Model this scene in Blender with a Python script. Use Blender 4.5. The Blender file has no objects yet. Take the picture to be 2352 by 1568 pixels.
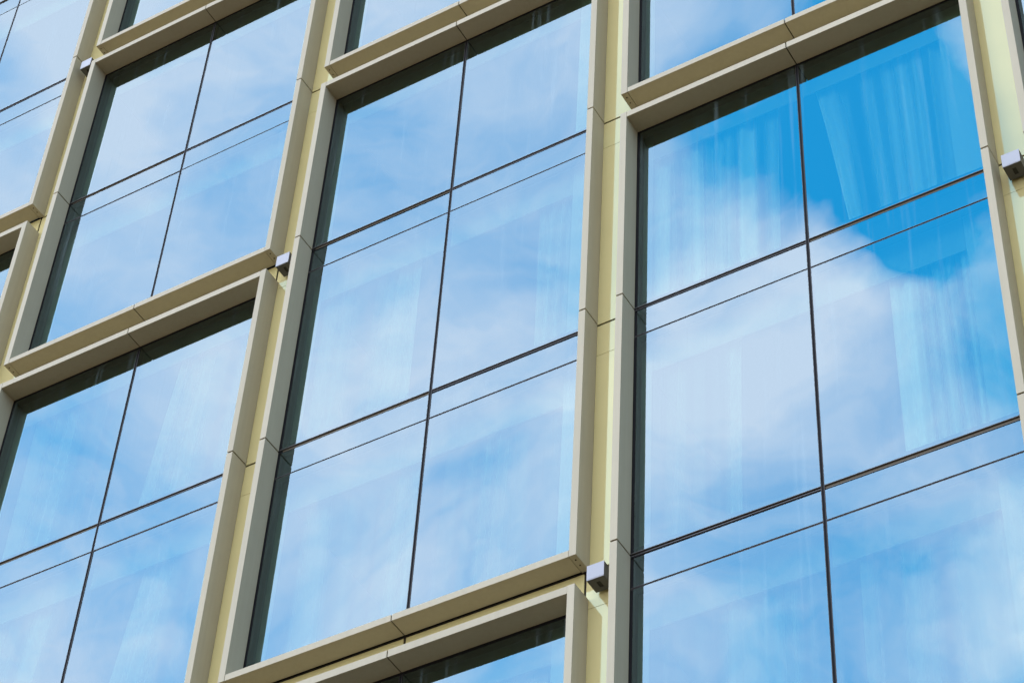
import bpy, bmesh, math, random
from mathutils import Matrix, Vector
rnd = random.Random(7)
sc = bpy.context.scene
COL = sc.collection

# ---------------------------------------------------------------- camera
CAM_R = ((0.85947757, 0.50893981, 0.04773447),      # image right
         (-0.34595372, 0.64788468, -0.67864679),    # image down
         (-0.3763168, 0.56676777, 0.73291197))      # forward
CAM_C = Vector((16.926, -14.312, -24.837))
F_PX = 9829.79                                        # focal length for a 4096 px wide frame
cam = bpy.data.cameras.new('camera')
cam.sensor_width = 36.0
cam.lens = F_PX / 4096 * 36
cam.clip_start = 0.1
cam.clip_end = 6000
camo = bpy.data.objects.new('camera', cam)
COL.objects.link(camo)
r, d, f = (Vector(v) for v in CAM_R)
camo.matrix_world = Matrix(((r.x, -d.x, -f.x, CAM_C.x), (r.y, -d.y, -f.y, CAM_C.y),
                            (r.z, -d.z, -f.z, CAM_C.z), (0, 0, 0, 1)))
sc.camera = camo

# ---------------------------------------------------------------- sky, sun, exposure
SUN_EL, SUN_ROT = math.radians(58), math.radians(-18)   # the sun stands behind the building
sc.view_settings.view_transform = 'Standard'
sc.view_settings.look = 'None'
sc.view_settings.exposure = 1.48
sc.view_settings.gamma = 1

world = bpy.data.worlds.new('World')
sc.world = world
world.use_nodes = True
NT = world.node_tree
NT.nodes.clear()


def node(nt, kind, **kw):
    n = nt.nodes.new(kind)
    for k, v in kw.items():
        if k.startswith('i_'):
            n.inputs[k[2:].replace('_', ' ')].default_value = v
        else:
            setattr(n, k, v)
    return n


def math_n(nt, op, a, b=None, clamp=False):
    n = nt.nodes.new('ShaderNodeMath')
    n.operation = op
    n.use_clamp = clamp
    for i, v in enumerate((a, b)):
        if v is None:
            continue
        if isinstance(v, (int, float)):
            n.inputs[i].default_value = v
        else:
            nt.links.new(v, n.inputs[i])
    return n.outputs[0]


def mirror_dir(px, py):
    """direction of the sky that the glass shows for a view direction (cloud positions in the sky)"""
    u, v = (px - 1176) / F_PX * 4096 / 2352, (py - 784) / F_PX * 4096 / 2352
    w = (f + r * u + d * v).normalized()
    return (w.x, -w.y, w.z)


L = NT.links.new
sky = node(NT, 'ShaderNodeTexSky', sky_type='NISHITA', sun_disc=False, sun_elevation=SUN_EL,
           sun_rotation=SUN_ROT, altitude=200, air_density=1.0, dust_density=0.6, ozone_density=2.5)
tc = node(NT, 'ShaderNodeTexCoord')
dirv = tc.outputs['Generated']
warp = node(NT, 'ShaderNodeTexNoise', i_Scale=6.0, i_Detail=6.0, i_Roughness=0.5)
L(dirv, warp.inputs['Vector'])
sub = node(NT, 'ShaderNodeVectorMath', operation='SUBTRACT')
L(warp.outputs['Color'], sub.inputs[0]); sub.inputs[1].default_value = (0.5, 0.5, 0.5)
scl = node(NT, 'ShaderNodeVectorMath', operation='SCALE'); scl.inputs['Scale'].default_value = 0.15
L(sub.outputs[0], scl.inputs[0])
addv = node(NT, 'ShaderNodeVectorMath', operation='ADD')
L(dirv, addv.inputs[0]); L(scl.outputs[0], addv.inputs[1])
wdir = addv.outputs[0]
mp = node(NT, 'ShaderNodeMapping'); mp.inputs['Scale'].default_value = (1.0, 1.6, 2.2)
mp.inputs['Rotation'].default_value = (0.5, 0.3, 0.6)
L(wdir, mp.inputs['Vector'])
fb = node(NT, 'ShaderNodeTexNoise', i_Scale=7.5, i_Detail=7.0, i_Roughness=0.5)
L(mp.outputs[0], fb.inputs['Vector'])
veil = math_n(NT, 'MULTIPLY', math_n(NT, 'SUBTRACT', fb.outputs['Fac'], 0.5), 1.7)
veil = math_n(NT, 'ADD', veil, 0.71)
mp2 = node(NT, 'ShaderNodeMapping'); mp2.inputs['Scale'].default_value = (1.0, 2.6, 3.2)
mp2.inputs['Rotation'].default_value = (0.2, 0.9, 0.4)
L(wdir, mp2.inputs['Vector'])
wisp = node(NT, 'ShaderNodeTexNoise', i_Scale=17.0, i_Detail=6.0, i_Roughness=0.6, i_Distortion=0.6)
L(mp2.outputs[0], wisp.inputs['Vector'])
veil = math_n(NT, 'ADD', veil, math_n(NT, 'MULTIPLY', math_n(NT, 'SUBTRACT', wisp.outputs['Fac'], 0.5), 0.55))
far = node(NT, 'ShaderNodeVectorMath', operation='DISTANCE')     # unseen thicker cloud over the rest of the sky, added to whiten ambient light
L(dirv, far.inputs[0]); far.inputs[1].default_value = mirror_dir(1176, 784)
fr_ = node(NT, 'ShaderNodeMapRange', interpolation_type='SMOOTHSTEP')
L(far.outputs['Value'], fr_.inputs['Value'])
fr_.inputs['From Min'].default_value = 0.3; fr_.inputs['From Max'].default_value = 0.6
fr_.inputs['To Min'].default_value = 0.0; fr_.inputs['To Max'].default_value = 0.25
veil = math_n(NT, 'ADD', veil, fr_.outputs['Result'])
# (position, radius, weight): banks of white cloud and gaps of blue in the part of the sky facing the building
sx_ = node(NT, 'ShaderNodeSeparateXYZ'); L(dirv, sx_.inputs[0])        # unseen dull grey cloud towards the right, added to dim right-facing surfaces
cl_ = node(NT, 'ShaderNodeMapRange', interpolation_type='SMOOTHSTEP')
L(sx_.outputs['X'], cl_.inputs['Value'])
cl_.inputs['From Min'].default_value = 0.05; cl_.inputs['From Max'].default_value = 0.6
cl_.inputs['To Min'].default_value = 0.0; cl_.inputs['To Max'].default_value = 1.0
veil = math_n(NT, 'ADD', veil, cl_.outputs['Result'])
BLOBS = [(2235, 440, 230, -1.2), (2160, 640, 110, -0.35), (1950, 605, 100, -0.5), (2120, 330, 330, -1.1), (2120, 570, 180, -1.05), (1860, 400, 180, -0.6), (1760, 40, 150, -0.22), (1980, 480, 110, -0.4),
         (2290, 840, 240, -0.5), (2380, 1560, 180, -0.9), (1240, 1570, 210, -0.5), (1960, 1440, 450, -0.45), (1670, 270, 200, -0.7),
         (60, 420, 170, -0.2), (560, 420, 190, -0.16), (900, 200, 200, -0.12), (1450, 1240, 200, -0.15), (350, 1500, 150, -0.15),
         (310, 260, 190, 0.25), (120, 200, 120, 0.15), (1580, 860, 300, 0.22), (1560, 620, 120, 0.3), (2000, 690, 110, 0.15),
         (1150, 780, 300, 0.15), (830, 1080, 300, 0.10), (380, 560, 170, 0.12)]
for bx_, by_, br_, bw_ in BLOBS:
    dist = node(NT, 'ShaderNodeVectorMath', operation='DISTANCE')
    L(wdir, dist.inputs[0]); dist.inputs[1].default_value = mirror_dir(bx_, by_)
    mr = node(NT, 'ShaderNodeMapRange', interpolation_type='SMOOTHERSTEP')
    L(dist.outputs['Value'], mr.inputs['Value'])
    rad = br_ * 1.35 / F_PX * 4096 / 2352
    mr.inputs['From Min'].default_value = rad; mr.inputs['From Max'].default_value = 0.0
    mr.inputs['To Min'].default_value = 0.0; mr.inputs['To Max'].default_value = bw_
    veil = math_n(NT, 'ADD', veil, mr.outputs['Result'])
veil = math_n(NT, 'MAXIMUM', veil, 0.0)
veil = math_n(NT, 'MINIMUM', veil, 1.0)
hs = node(NT, 'ShaderNodeHueSaturation', i_Saturation=1.12, i_Value=1.0)
L(sky.outputs['Color'], hs.inputs['Color'])
mixc = node(NT, 'ShaderNodeMix', data_type='RGBA')
grade = node(NT, 'ShaderNodeMix', data_type='RGBA', blend_type='MULTIPLY')
grade.inputs['Factor'].default_value = 1.0
L(hs.outputs['Color'], grade.inputs['A']); grade.inputs['B'].default_value = (0.5, 4.7, 4.5, 1)
L(veil, mixc.inputs['Factor']); L(grade.outputs['Result'], mixc.inputs['A'])
cc = node(NT, 'ShaderNodeMix', data_type='RGBA')
L(cl_.outputs['Result'], cc.inputs['Factor'])
cc.inputs['A'].default_value = (12.3, 12.3, 14.2, 1); cc.inputs['B'].default_value = (3.0, 4.6, 6.1, 1)
L(cc.outputs['Result'], mixc.inputs['B'])
bg = node(NT, 'ShaderNodeBackground', i_Strength=0.1)
L(mixc.outputs['Result'], bg.inputs['Color'])
wo = node(NT, 'ShaderNodeOutputWorld')
L(bg.outputs[0], wo.inputs[0])

sun = bpy.data.lights.new('sun', 'SUN')
sun.energy = 2.6
sun.angle = math.radians(0.53)
sun.color = (1.0, 0.95, 0.87)
suno = bpy.data.objects.new('sun', sun)
COL.objects.link(suno)
sd = Vector((math.sin(SUN_ROT) * math.cos(SUN_EL), math.cos(SUN_ROT) * math.cos(SUN_EL), math.sin(SUN_EL)))
suno.rotation_euler = sd.to_track_quat('Z', 'Y').to_euler()
suno.location = (0, 60, 80)


# ---------------------------------------------------------------- materials
def new_mat(name):
    m = bpy.data.materials.new(name)
    m.use_nodes = True
    m.node_tree.nodes.clear()
    out = m.node_tree.nodes.new('ShaderNodeOutputMaterial')
    return m, m.node_tree, out


def pbr(name, col, rough, metal=0.0, var=0.06, spec=0.5, scale=3.0, coat=0.0, streak=0.0, island=0.0):
    m, nt, out = new_mat(name)
    b = node(nt, 'ShaderNodeBsdfPrincipled')
    b.inputs['Metallic'].default_value = metal
    b.inputs['Specular IOR Level'].default_value = spec
    b.inputs['Coat Weight'].default_value = coat
    b.inputs['Coat Roughness'].default_value = 0.03
    t = node(nt, 'ShaderNodeTexCoord')
    n1 = node(nt, 'ShaderNodeTexNoise', i_Scale=scale, i_Detail=4.0, i_Roughness=0.6)
    nt.links.new(t.outputs['Object'], n1.inputs['Vector'])
    mpp = node(nt, 'ShaderNodeMapping'); mpp.inputs['Scale'].default_value = (22, 22, 0.7)
    nt.links.new(t.outputs['Object'], mpp.inputs['Vector'])
    n2 = node(nt, 'ShaderNodeTexNoise', i_Scale=1.0, i_Detail=3.0)
    nt.links.new(mpp.outputs[0], n2.inputs['Vector'])
    a = math_n(nt, 'MULTIPLY', math_n(nt, 'SUBTRACT', n1.outputs['Fac'], 0.5), var * 2)
    s2 = math_n(nt, 'MULTIPLY', math_n(nt, 'SUBTRACT', n2.outputs['Fac'], 0.5), streak * 2)
    v = math_n(nt, 'ADD', math_n(nt, 'ADD', a, s2), 1.0)
    if island:                                       # each sheet of the cladding is a slightly different batch
        ge = node(nt, 'ShaderNodeNewGeometry')
        v = math_n(nt, 'ADD', v, math_n(nt, 'MULTIPLY', math_n(nt, 'SUBTRACT', ge.outputs['Random Per Island'], 0.5), island * 2))
    h = node(nt, 'ShaderNodeHueSaturation')
    h.inputs['Color'].default_value = (*col, 1)
    nt.links.new(v, h.inputs['Value'])
    nt.links.new(h.outputs[0], b.inputs['Base Color'])
    rr = math_n(nt, 'ADD', math_n(nt, 'MULTIPLY', n1.outputs['Fac'], 0.12), rough - 0.06)
    nt.links.new(rr, b.inputs['Roughness'])
    nt.links.new(b.outputs[0], out.inputs[0])
    return m


M = {}
M['casing'] = pbr('champagne_aluminium', (0.405, 0.360, 0.262), 0.55, metal=0.0, spec=0.12, var=0.05, streak=0.07, island=0.05)
M['dark'] = pbr('dark_gasket', (0.010, 0.010, 0.011), 0.7, var=0.1, spec=0.1)
M['bronze'] = pbr('dark_bronze_metal', (0.032, 0.028, 0.026), 0.5, metal=0.0, var=0.1, spec=0.25)
M['olive'] = pbr('olive_bronze_metal', (0.10, 0.08, 0.05), 0.5, metal=0.0, var=0.1)
M['lip'] = pbr('grey_glazing_bead', (0.10, 0.095, 0.095), 0.4, metal=0.0, var=0.1)
M['joint'] = pbr('brown_joint_shadow_gap', (0.035, 0.026, 0.02), 0.8, var=0.1, spec=0.1)
M['board'] = pbr('white_lining_board', (0.40, 0.40, 0.38), 0.7, var=0.03)
M['pelmet'] = pbr('grey_pelmet_board', (0.20, 0.22, 0.19), 0.8, var=0.03)
M['jamb'] = pbr('grey_inner_jamb', (0.05, 0.075, 0.072), 0.8, var=0.05, spec=0.1)
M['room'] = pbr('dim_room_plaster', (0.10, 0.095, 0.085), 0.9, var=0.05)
M['slab'] = pbr('dark_spandrel_backing', (0.02, 0.025, 0.025), 0.9, var=0.05)
M['concrete'] = pbr('cream_render', (0.55, 0.50, 0.38), 0.8, var=0.06, scale=0.6)
M['pave'] = pbr('sandy_paving', (0.095, 0.066, 0.028), 0.85, var=0.15, scale=0.25)
M['lamp_face'] = pbr('pale_anodised_front', (0.31, 0.31, 0.335), 0.35, metal=0.0, var=0.03)
M['lamp_body'] = pbr('grey_lamp_housing', (0.075, 0.075, 0.08), 0.45, metal=0.0, var=0.08)
M['black'] = pbr('black_opening', (0.01, 0.01, 0.01), 0.6)


def gutter_mat():
    m, nt, out = new_mat('glossy_cream_panel')
    dif = node(nt, 'ShaderNodeBsdfDiffuse')
    t = node(nt, 'ShaderNodeTexCoord')
    n1 = node(nt, 'ShaderNodeTexNoise', i_Scale=2.0, i_Detail=4.0)
    nt.links.new(t.outputs['Object'], n1.inputs['Vector'])
    h = node(nt, 'ShaderNodeHueSaturation'); h.inputs['Color'].default_value = (0.48, 0.405, 0.19, 1)
    nt.links.new(math_n(nt, 'ADD', math_n(nt, 'MULTIPLY', math_n(nt, 'SUBTRACT', n1.outputs['Fac'], 0.5), 0.12), 1.0), h.inputs['Value'])
    nt.links.new(h.outputs[0], dif.inputs['Color'])
    gl = node(nt, 'ShaderNodeBsdfGlossy'); gl.inputs['Color'].default_value = (0.085, 0.11, 0.085, 1)
    gl.inputs['Roughness'].default_value = 0.045
    ad = node(nt, 'ShaderNodeAddShader')
    nt.links.new(dif.outputs[0], ad.inputs[0]); nt.links.new(gl.outputs[0], ad.inputs[1])
    nt.links.new(ad.outputs[0], out.inputs[0])
    return m


M['gutter'] = gutter_mat()


def glass_mat():
    m, nt, out = new_mat('coated_reflective_glass')
    t = node(nt, 'ShaderNodeTexCoord')
    gl = node(nt, 'ShaderNodeBsdfGlossy'); gl.inputs['Roughness'].default_value = 0.0
    gl.inputs['Color'].default_value = (0.154, 0.198, 0.216, 1)
    # roller waves of toughened glass
    n0 = node(nt, 'ShaderNodeTexNoise', i_Scale=0.9, i_Detail=1.0)
    nt.links.new(t.outputs['Object'], n0.inputs['Vector'])
    bp = node(nt, 'ShaderNodeBump', i_Strength=0.05, i_Distance=0.02)
    nt.links.new(n0.outputs['Fac'], bp.inputs['Height'])
    nt.links.new(bp.outputs[0], gl.inputs['Normal'])
    tr = node(nt, 'ShaderNodeBsdfTransparent'); tr.inputs['Color'].default_value = (0.265, 0.37, 0.295, 1)
    ad = node(nt, 'ShaderNodeAddShader')
    nt.links.new(gl.outputs[0], ad.inputs[0]); nt.links.new(tr.outputs[0], ad.inputs[1])
    # dried rain streaks
    mpp = node(nt, 'ShaderNodeMapping'); mpp.inputs['Scale'].default_value = (14, 1, 0.35)
    nt.links.new(t.outputs['Object'], mpp.inputs['Vector'])
    n1 = node(nt, 'ShaderNodeTexNoise', i_Scale=1.0, i_Detail=3.0, i_Roughness=0.6)
    nt.links.new(mpp.outputs[0], n1.inputs['Vector'])
    mr = node(nt, 'ShaderNodeMapRange'); nt.links.new(n1.outputs['Fac'], mr.inputs['Value'])
    mr.inputs['From Min'].default_value = 0.57; mr.inputs['From Max'].default_value = 0.80
    mr.inputs['To Min'].default_value = 0.0; mr.inputs['To Max'].default_value = 0.11
    df = node(nt, 'ShaderNodeBsdfDiffuse'); df.inputs['Color'].default_value = (0.45, 0.6, 0.65, 1)
    mx = node(nt, 'ShaderNodeMixShader')
    nt.links.new(mr.outputs[0], mx.inputs[0]); nt.links.new(ad.outputs[0], mx.inputs[1]); nt.links.new(df.outputs[0], mx.inputs[2])
    nt.links.new(mx.outputs[0], out.inputs[0])
    return m


M['glass'] = glass_mat()
mcl, ntc, outc = new_mat('clear_glass_back')
tcl = node(ntc, 'ShaderNodeBsdfTransparent'); tcl.inputs['Color'].default_value = (0.97, 1, 0.98, 1)
ntc.links.new(tcl.outputs[0], outc.inputs[0])
M['clear'] = mcl


def curtain_mat(name, thin, thick):
    m, nt, out = new_mat(name)
    df = node(nt, 'ShaderNodeBsdfDiffuse'); df.inputs['Color'].default_value = (0.85, 0.86, 0.80, 1)
    tl = node(nt, 'ShaderNodeBsdfTranslucent'); tl.inputs['Color'].default_value = (0.8, 0.8, 0.75, 1)
    mx = node(nt, 'ShaderNodeMixShader'); mx.inputs[0].default_value = 0.15
    nt.links.new(df.outputs[0], mx.inputs[1]); nt.links.new(tl.outputs[0], mx.inputs[2])
    tp = node(nt, 'ShaderNodeBsdfTransparent')
    at = node(nt, 'ShaderNodeAttribute', attribute_name='gather')      # thickness of the gathered cloth
    t = node(nt, 'ShaderNodeTexCoord')
    mpp = node(nt, 'ShaderNodeMapping'); mpp.inputs['Scale'].default_value = (4.5, 1, 0.15)
    nt.links.new(t.outputs['Object'], mpp.inputs['Vector'])
    n1 = node(nt, 'ShaderNodeTexNoise', i_Scale=1.0, i_Detail=1.2)
    nt.links.new(mpp.outputs[0], n1.inputs['Vector'])
    mr = node(nt, 'ShaderNodeMapRange')
    nt.links.new(math_n(nt, 'ADD', math_n(nt, 'MULTIPLY', at.outputs['Fac'], 0.75), math_n(nt, 'MULTIPLY', n1.outputs['Fac'], 0.35)), mr.inputs['Value'])
    mr.inputs['From Min'].default_value = 0.22; mr.inputs['From Max'].default_value = 0.85
    mr.inputs['To Min'].default_value = thin; mr.inputs['To Max'].default_value = thick
    m2 = node(nt, 'ShaderNodeMixShader')
    nt.links.new(mr.outputs[0], m2.inputs[0]); nt.links.new(mx.outputs[0], m2.inputs[1]); nt.links.new(tp.outputs[0], m2.inputs[2])
    nt.links.new(m2.outputs[0], out.inputs[0])
    return m


M['voile'] = curtain_mat('sheer_white_voile', 0.97, 0.0)
M['thin_voile'] = curtain_mat('very_sheer_white_voile', 0.98, 0.55)


# ---------------------------------------------------------------- mesh helpers
def box(bm, x0, x1, y0, y1, z0, z1, bev=0.0, mi=0):
    if x1 < x0: x0, x1 = x1, x0
    b2 = bmesh.new()
    bmesh.ops.create_cube(b2, size=1.0)
    for v in b2.verts:
        v.co = Vector(((x0 + x1) / 2 + v.co.x * (x1 - x0), (y0 + y1) / 2 + v.co.y * (y1 - y0), (z0 + z1) / 2 + v.co.z * (z1 - z0)))
    if bev:
        bmesh.ops.bevel(b2, geom=list(b2.edges), offset=bev, segments=2, affect='EDGES', profile=0.5)
    for fc in b2.faces:
        fc.material_index = mi
    me = bpy.data.meshes.new('tmp')
    b2.to_mesh(me); b2.free()
    bm.from_mesh(me)
    bpy.data.meshes.remove(me)


def obj(name, bm, mats, parent=None, inv=None):
    me = bpy.data.meshes.new(name)
    bm.to_mesh(me); bm.free()
    for m in (mats if isinstance(mats, (list, tuple)) else [mats]):
        me.materials.append(m)
    o = bpy.data.objects.new(name, me)
    COL.objects.link(o)
    if parent is not None:
        o.parent = parent
        if inv is not None:
            o.matrix_parent_inverse = inv
    return o


def one(name, mat, parent, *bx, bev=0.0, inv=None):
    bm = bmesh.new()
    for b in bx:
        box(bm, *b, bev=bev)
    return obj(name, bm, mat, parent, inv)


# ---------------------------------------------------------------- ground
bm = bmesh.new()
g = 2500
vs = [bm.verts.new(c) for c in ((-g, -g, -26.4), (g, -g, -26.4), (g, g, -26.4), (-g, g, -26.4))]
bm.faces.new(vs)
go = obj('ground', bm, M['pave'])
go['kind'] = 'structure'

# ---------------------------------------------------------------- building
H = 3.3
PITCH = 4.31
MX = {k: 2.147 + PITCH * (i - 1) for i, k in enumerate('ABCDE')}     # mullion axis of each column
HW, FT, DEP = 1.905, 0.076, 0.251       # half inner width, fin thickness, fin depth
LV = lambda k: -H * k                   # height of floor line k (counted downwards)
UNITS = {'A': [(-3, 0), (0, 4)], 'B': [(-3, -1), (-1, 1), (1, 4)], 'C': [(-3, 0), (0, 3), (3, 4)],
         'D': [(-3, 1), (1, 4)], 'E': [(-3, 2), (2, 4)]}
GAP = 0.010                             # half of an open joint
Z_TOP, Z_BOT = LV(-3), LV(4)

bld = bpy.data.objects.new('building', None)
COL.objects.link(bld)
bld.location = (6.457, 0, -26.4)
bld['label'] = 'facade of tall mirrored windows in staggered champagne metal frames'
bld['category'] = 'building'
INV = Matrix.Translation((-6.457, 0, 26.4))


def pane(name, x0, x1, z0, z1, parent):
    b = bmesh.new()
    y0, y1 = 0.0, 0.024
    t = [rnd.uniform(-0.0024, 0.0024) for _ in range(3)]      # no two panes sit exactly alike
    co = [(x0, y0 + t[0], z0), (x1, y0 + t[1], z0), (x1, y0 + t[1] + t[2], z1), (x0, y0 + t[0] + t[2], z1)]
    vf = [b.verts.new(c) for c in co]
    vb = [b.verts.new((c[0], y1, c[2])) for c in co]
    fr = b.faces.new(vf); fr.material_index = 0
    bk = b.faces.new(vb[::-1]); bk.material_index = 1
    for i in range(4):
        q = b.faces.new((vf[(i + 1) % 4], vf[i], vb[i], vb[(i + 1) % 4])); q.material_index = 1
    return obj(name, b, [M['glass'], M['clear']], parent)


def make_window(c, kt, kb):
    m = MX[c]
    l, rr = m - HW, m + HW
    ko, so = l - FT, rr + FT
    top, bot = LV(kt) - 0.347, LV(kb)
    # the projecting casing: two fins cut at every floor line, a head in two lengths
    bm = bmesh.new()
    for x0, x1 in ((ko, l), (rr, so)):
        zs = [top] + [LV(k) for k in range(kt + 1, kb)] + [bot]
        for i in range(len(zs) - 1):
            za = zs[i] - (GAP if i else 0)
            zb = zs[i + 1] + (GAP if i < len(zs) - 2 else 0)
            box(bm, x0, x1, -DEP, -0.002, zb, za, bev=0.0025)
    hz0, hz1 = top - 0.090, top - 0.0015
    box(bm, l + 0.0015, m - 0.006, -DEP + 0.0015, -0.002, hz0, hz1, bev=0.0025)
    box(bm, m + 0.006, rr - 0.0015, -DEP + 0.0015, -0.002, hz0, hz1, bev=0.0025)
    w = obj('window', bm, M['casing'], bld, INV)
    if kb < 4:
        for xr in ((ko + l) / 2, (rr + so) / 2):        # fixings in the foot of each fin
            for yr in (-0.185, -0.105):
                b = bmesh.new()
                bmesh.ops.create_cone(b, cap_ends=True, segments=10, radius1=0.008, radius2=0.006, depth=0.006,
                                      matrix=Matrix.Translation((xr, yr, bot - 0.003)))
                obj('rivet', b, M['joint'], w)
    # sill in two lengths
    one('sill', M['casing'], w,
        (l + 0.004, m - 0.006, -DEP + 0.002, -0.014, bot + 0.001, bot + 0.080),
        (m + 0.006, rr - 0.004, -DEP + 0.002, -0.014, bot + 0.001, bot + 0.080), bev=0.0025)
    # dark lining seen in the open joints
    ins = 0.014
    cb = []
    for x0, x1 in ((ko, l), (rr, so)):
        for k in range(kt + 1, kb):
            cb.append((x0 + ins, x1 - ins, -DEP + ins, -0.004, LV(k) - 0.03, LV(k) + 0.03))
    cb.append((m - 0.03, m + 0.03, -DEP + ins, -0.004, hz0 + 0.01, hz1 - 0.01))
    cb.append((m - 0.03, m + 0.03, -DEP + ins, -0.016, bot + 0.012, bot + 0.066))
    for q in cb:
        one('joint_lining', M['joint'], w, q)
    gt = hz0                      # top of the glazed opening
    g0, g1 = l + 0.032, rr - 0.032
    mh = 0.018
    # gasket and frame set behind the glass edge
    one('gasket', M['dark'], w,
        (l - 0.01, g0 + 0.012, 0.006, 0.075, bot + 0.02, gt + 0.02),
        (g1 - 0.012, rr + 0.01, 0.006, 0.075, bot + 0.02, gt + 0.02),
        (g0 + 0.0125, g1 - 0.0125, 0.006, 0.075, gt - 0.045, gt + 0.02),
        (g0 + 0.0125, g1 - 0.0125, 0.026, 0.075, bot + 0.05, bot + 0.10))
    # central mullion: dark channel between two slim beads
    b = bmesh.new()
    box(b, m - 0.011, m + 0.011, 0.004, 0.07, bot + 0.02, gt - 0.03)
    box(b, m - mh, m - 0.0115, -0.003, 0.07, bot + 0.02, gt - 0.031, mi=1)
    box(b, m + 0.0115, m + mh, -0.003, 0.07, bot + 0.02, gt - 0.031, mi=1)
    obj('mullion', b, [M['dark'], M['bronze']], w)
    ks = list(range(kt + 1, kb))
    edges = [gt - 0.032] + ks + [bot + 0.04]
    for i in range(len(edges) - 1):
        za = edges[i] if i == 0 else LV(edges[i]) - 0.417
        zb = LV(edges[i + 1]) + 0.015 if i < len(edges) - 2 else edges[i + 1]
        for x0, x1 in ((g0, m - mh), (m + mh, g1)):
            pane('pane', x0, x1, zb, za, w)
    for k in ks:
        z = LV(k)
        for x0, x1 in ((g0, m - mh), (m + mh, g1)):
            pane('spandrel_pane', x0, x1, z - 0.396, z - 0.036, w)
        # floor-line transom: hollow, its underside showing, with a bead along each lip
        for j, (x0, x1) in enumerate(((l + 0.002, m - mh - 0.0005), (m + mh + 0.0005, rr - 0.002))):
            b = bmesh.new()
            box(b, x0, x1, 0.012, 0.07, z - 0.032, z + 0.011, mi=(0 if (j == 1) != (c == 'D') else 1))
            box(b, x0, x1, -0.006, 0.03, z + 0.0115, z + 0.0175, mi=2)
            box(b, x0, x1, -0.002, 0.03, z - 0.0385, z - 0.0325, mi=3)
            if (j == 1) != (c == 'D'):
                box(b, x0, x1, 0.002, 0.011, z - 0.014, z - 0.008, mi=2)
            obj('transom', b, [M['bronze'], M['olive'], M['lip'], M['dark']], w)
        for x0, x1 in ((l + 0.002, m - mh - 0.0005), (m + mh + 0.0005, rr - 0.002)):
            b = bmesh.new()
            box(b, x0, x1, 0.002, 0.07, z - 0.4165, z - 0.3995)
            box(b, x0, x1, -0.004, 0.03, z - 0.399, z - 0.396, mi=1)
            obj('glazing_bar', b, [M['bronze'], M['lip']], w)
        # insulated back pan of the spandrel
        one('back_pan', M['slab'], w, (l + 0.01, rr - 0.01, 0.078, 0.10, z - 0.405, z - 0.02),
            (l + 0.01, rr - 0.01, 0.030, 0.074, z + 0.018, z + 0.10))
    return w


for c, us in UNITS.items():
    for kt, kb in us:
        make_window(c, kt, kb)

# recessed cream panels between the columns and in the slots between a sill and the next head
cols = 'ABCDE'
for i in range(6):
    x0 = (MX[cols[i - 1]] + HW + 0.05) if i > 0 else MX['A'] - HW - FT - 0.356
    x1 = (MX[cols[i]] - HW - 0.05) if i < 5 else MX['E'] + HW + FT + 0.356
    for k in range(-3, 4):
        one('recessed_panel', M['gutter'], bld, (x0, x1, 0.0, 0.012, LV(k) - 0.462, LV(k) - 0.031), inv=INV)
        one('recessed_panel', M['gutter'], bld, (x0, x1, 0.0, 0.012, LV(k + 1) - 0.004, LV(k) - 0.467), inv=INV)
for c, us in UNITS.items():
    m = MX[c]
    for kt, kb in us[:-1]:
        z = LV(kb)
        for x0, x1 in ((m - HW - 0.02, m - 0.014), (m + 0.014, m + HW + 0.024)):
            one('slot_panel', M['gutter'], bld, (x0, x1, 0.0, 0.012, z - 0.42, z - 0.022), inv=INV)
        one('slot_backing', M['joint'], bld, (m - HW - 0.1, m + HW + 0.1, 0.016, 0.028, z - 0.435, z + 0.018), inv=INV)
XL, XR = MX['A'] - HW - FT - 0.36, MX['E'] + HW + FT + 0.36
# rear walls of the recesses, floors, partitions and back of the rooms
for i in range(6):
    x0 = (MX[cols[i - 1]] + HW + 0.004) if i > 0 else XL
    x1 = (MX[cols[i]] - HW - 0.004) if i < 5 else XR
    one('rear_wall', M['jamb'], bld, (x0, x1, 0.080, 0.16, Z_BOT, Z_TOP), inv=INV)
    if i not in (0, 5):
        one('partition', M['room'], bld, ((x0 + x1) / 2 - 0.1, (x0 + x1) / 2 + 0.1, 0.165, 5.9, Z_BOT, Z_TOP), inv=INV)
    if i > 0:                # white lining boards beside each window, inside
        one('lining_board', M['board'], bld, (x0 - 0.40, x0 + 0.05, 0.175, 0.19, Z_BOT, Z_TOP), inv=INV)
    if i < 5:
        one('lining_board', M['board'], bld, (x1 - 0.05, x1 + 0.10, 0.175, 0.19, Z_BOT, Z_TOP), inv=INV)
for k in range(-3, 5):
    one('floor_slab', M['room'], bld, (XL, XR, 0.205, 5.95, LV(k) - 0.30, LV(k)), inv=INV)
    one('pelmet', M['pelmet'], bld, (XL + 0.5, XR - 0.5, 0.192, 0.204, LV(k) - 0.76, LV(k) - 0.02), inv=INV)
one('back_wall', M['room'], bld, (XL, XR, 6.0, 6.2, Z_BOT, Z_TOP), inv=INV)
# plain body of the building round the glazed field
one('body', M['concrete'], bld,
    (XL - 16, XL - 0.002, 0.0, 16, -26.4, Z_TOP + 3), (XR + 0.002, XR + 16, 0.0, 16, -26.4, Z_TOP + 3),
    (XL, XR, 0.02, 16, Z_TOP + 0.002, Z_TOP + 3), (XL, XR, 0.02, 16, -26.4, Z_BOT - 0.31),
    (XL, XR, 6.25, 16, Z_BOT, Z_TOP), inv=INV)

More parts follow.
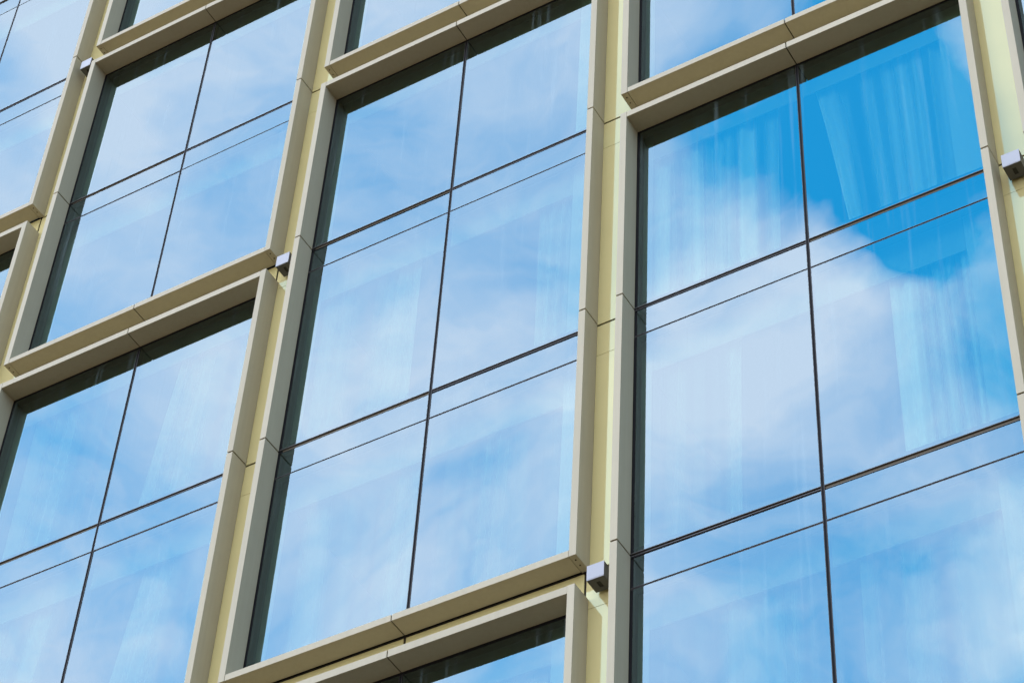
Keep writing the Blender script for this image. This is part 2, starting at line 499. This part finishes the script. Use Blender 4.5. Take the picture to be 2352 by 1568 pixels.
# ---------------------------------------------------------------- wall lights
def make_light():
    root = bpy.data.objects.new('wall_light', None)
    COL.objects.link(root)
    h = 0.0875
    b = bmesh.new()                                   # housing: open-bottomed slot cut as a frame of boxes
    y0, y1 = -0.197, -0.025
    box(b, -h, h, y0, y1, -h + 0.012, h, bev=0.002)
    sx, sy0, sy1 = 0.020, -0.150, -0.070
    for q in ((-h, -sx, y0, y1), (sx, h, y0, y1), (-sx, sx, y0, sy0), (-sx, sx, sy1, y1)):
        box(b, q[0], q[1], q[2], q[3], -h, -h + 0.0115)
    hs_ = obj('housing', b, M['lamp_body'], root)
    one('front_plate', M['lamp_face'], root, (-h - 0.001, h + 0.001, -0.203, -0.1985, -h + 0.010, h + 0.001), bev=0.0012)
    one('front_rim', M['lamp_face'], root, (-h - 0.001, h + 0.001, -0.203, -0.1985, -h - 0.001, -h + 0.008), bev=0.0012)
    one('lamp_opening', M['black'], root, (-sx, sx, sy0, sy1, -h + 0.006, -h + 0.0118))
    one('bracket', M['lamp_body'], root, (-0.05, 0.05, -0.0245, 0.0, -0.05, 0.05))
    return root


first = make_light()
LIGHTS = [('AB', -1, 'small square grey wall light beside the upper left window head'),
          ('BC', 1, 'small square grey wall light at the lower right corner of the upper left window'),
          ('CD', 3, 'square wall light with dark slotted underside beside the sill at bottom centre'),
          ('DE', 2, 'square wall light at the right edge on the wide pale panel')]
for i, (pair, k, lab) in enumerate(LIGHTS):
    if i == 0:
        o = first
    else:
        o = first.copy(); COL.objects.link(o)
        for ch in list(first.children):
            q = ch.copy(); COL.objects.link(q); q.parent = o
    xm = (MX[pair[0]] + MX[pair[1]]) / 2
    o.location = (xm + 0.006, 0, LV(k) - 0.2375)
    o['label'] = lab
    o['category'] = 'wall light'
    o['group'] = 'wall lights between the window columns'

# ---------------------------------------------------------------- curtains behind the glass
def curtain(x0t, x1t, x0b, x1b, k, label, folds=9, amp=0.035, seed=0, dense=False):
    """hanging voile: top edge x0t..x1t, bottom edge x0b..x1b, between floor lines k and k+1"""
    rg = random.Random(seed * 31 + k)
    folds = max(4, int(folds * (0.85 if dense else 0.55)))
    zt, zb = -0.42, -H + 0.04
    nx, nz = folds * 12, 26
    ph = [rg.uniform(0, 6.28) for _ in range(4)]
    wd = [rg.uniform(0.3, 1.5) for _ in range(folds + 1)]
    acc = [0]
    for q in wd: acc.append(acc[-1] + q)
    cx = (x0b + x1b) / 2
    b = bmesh.new()
    grid = []
    gath = []
    gs = [rg.choice((0.0, 0.2, 0.55, 0.9, 1.1)) for _ in range(folds + 2)]
    for j in range(nz + 1):
        t = j / nz
        row = []
        for i in range(nx + 1):
            s = i / nx
            xt = x0t + (x1t - x0t) * s
            xb = x0b + (x1b - x0b) * (s + 0.03 * math.sin(5 * s + ph[0]))
            e = t ** 0.85
            x = xt + (xb - xt) * e
            fs = s * folds
            fi = min(int(fs), folds)
            ang = (fs + 0.42 * math.sin(fs * 1.1 + ph[1]) + 0.2 * t * math.sin(3 * s + ph[2])) * 2 * math.pi
            y = amp * wd[fi] * (0.6 + 0.4 * t) * math.sin(ang) + 0.012 * math.sin(2.3 * ang + ph[3])
            row.append(b.verts.new((x - cx, y, zt + (zb - zt) * t)))
            fr = fs - int(fs)
            gath.append((0.5 + 0.5 * math.cos(ang)) * 0.35 + 0.8 * (gs[fi] * (1 - fr) + gs[fi + 1] * fr) - 0.1)
        grid.append(row)
    for j in range(nz):
        for i in range(nx):
            fc = b.faces.new((grid[j][i], grid[j][i + 1], grid[j + 1][i + 1], grid[j + 1][i]))
            fc.smooth = True
    o = obj('curtain', b, M['voile' if dense else 'thin_voile'])
    ga = o.data.attributes.new('gather', 'FLOAT', 'POINT')
    ga.data.foreach_set('value', gath)
    o.location = (cx, 0.285, LV(k))
    o['label'] = label
    o['category'] = 'curtain'
    o['group'] = 'sheer curtains behind the glass'
    return o


mB, mC, mD = MX['B'], MX['C'], MX['D']
curtain(mD - 1.9, 10.42, mD - 1.9, 10.37, 1, 'sheer curtain with straight right edge in the deep blue upper left pane at right', 11, seed=1, dense=True)
curtain(10.80, 12.3, 11.12, 12.25, 1, 'gathered curtain sweeping off a slanted edge in the deepest blue pane', 8, 0.045, seed=2, dense=True)
curtain(mD - 1.9, 9.90, mD - 1.9, 9.86, 2, 'short sheer curtain in the whitest cloud pane left of the right-hand mullion', 9, seed=3)
curtain(11.45, 12.3, 11.47, 12.25, 2, 'bunched curtain at the right side of the right window second row', 6, 0.045, seed=4, dense=True)
curtain(mD - 1.7, 10.75, mD - 1.7, 10.72, 3, 'wide sheer curtain in the bottom pane left of the right-hand mullion', 13, seed=5)
curtain(10.95, 12.4, 10.95, 12.4, 3, 'wide sheer curtain in the bottom right corner pane', 12, seed=6)
curtain(mC - 1.9, 5.96, mC - 1.9, 5.94, 1, 'faint curtain in the middle left pane of the central window', 10, seed=7)
curtain(7.50, 8.3, 7.50, 8.3, 1, 'faint curtain at the right of the middle right pane of the central window', 5, seed=8)
curtain(mC - 1.7, mC - 0.12, mC - 1.7, mC - 0.15, 2, 'faint wide curtain in the bottom left pane of the central window', 12, seed=9)
curtain(mC + 0.1, mC + 1.6, mC + 0.1, mC + 1.6, 2, 'faint wide curtain in the bottom right pane of the central window', 11, seed=10)
curtain(mB - 1.7, mB - 0.3, mB - 1.7, mB - 0.3, 1, 'faint curtain left of the mullion under the lower left window head', 10, seed=11)
curtain(mB + 0.5, mB + 1.7, mB + 0.2, mB + 1.7, 1, 'faint curtain right of the mullion under the lower left window head', 10, seed=12)
curtain(mB - 1.6, mB - 0.5, mB - 1.6, mB - 0.7, 2, 'faint curtain in the pane at the bottom left corner', 9, seed=13)
curtain(mB + 0.62, mB + 1.7, mB + 0.25, mB + 1.7, 2, 'curtain with slanting left edge in the lower left window bottom pane', 9, seed=14)
curtain(mC - 1.7, mC + 1.45, mC - 1.7, mC + 1.45, 3, 'curtain just below the window head at the bottom centre', 16, seed=15)

# ---------------------------------------------------------------- render settings
sc.cycles.max_bounces = 10
sc.cycles.transparent_max_bounces = 16
sc.cycles.glossy_bounces = 5
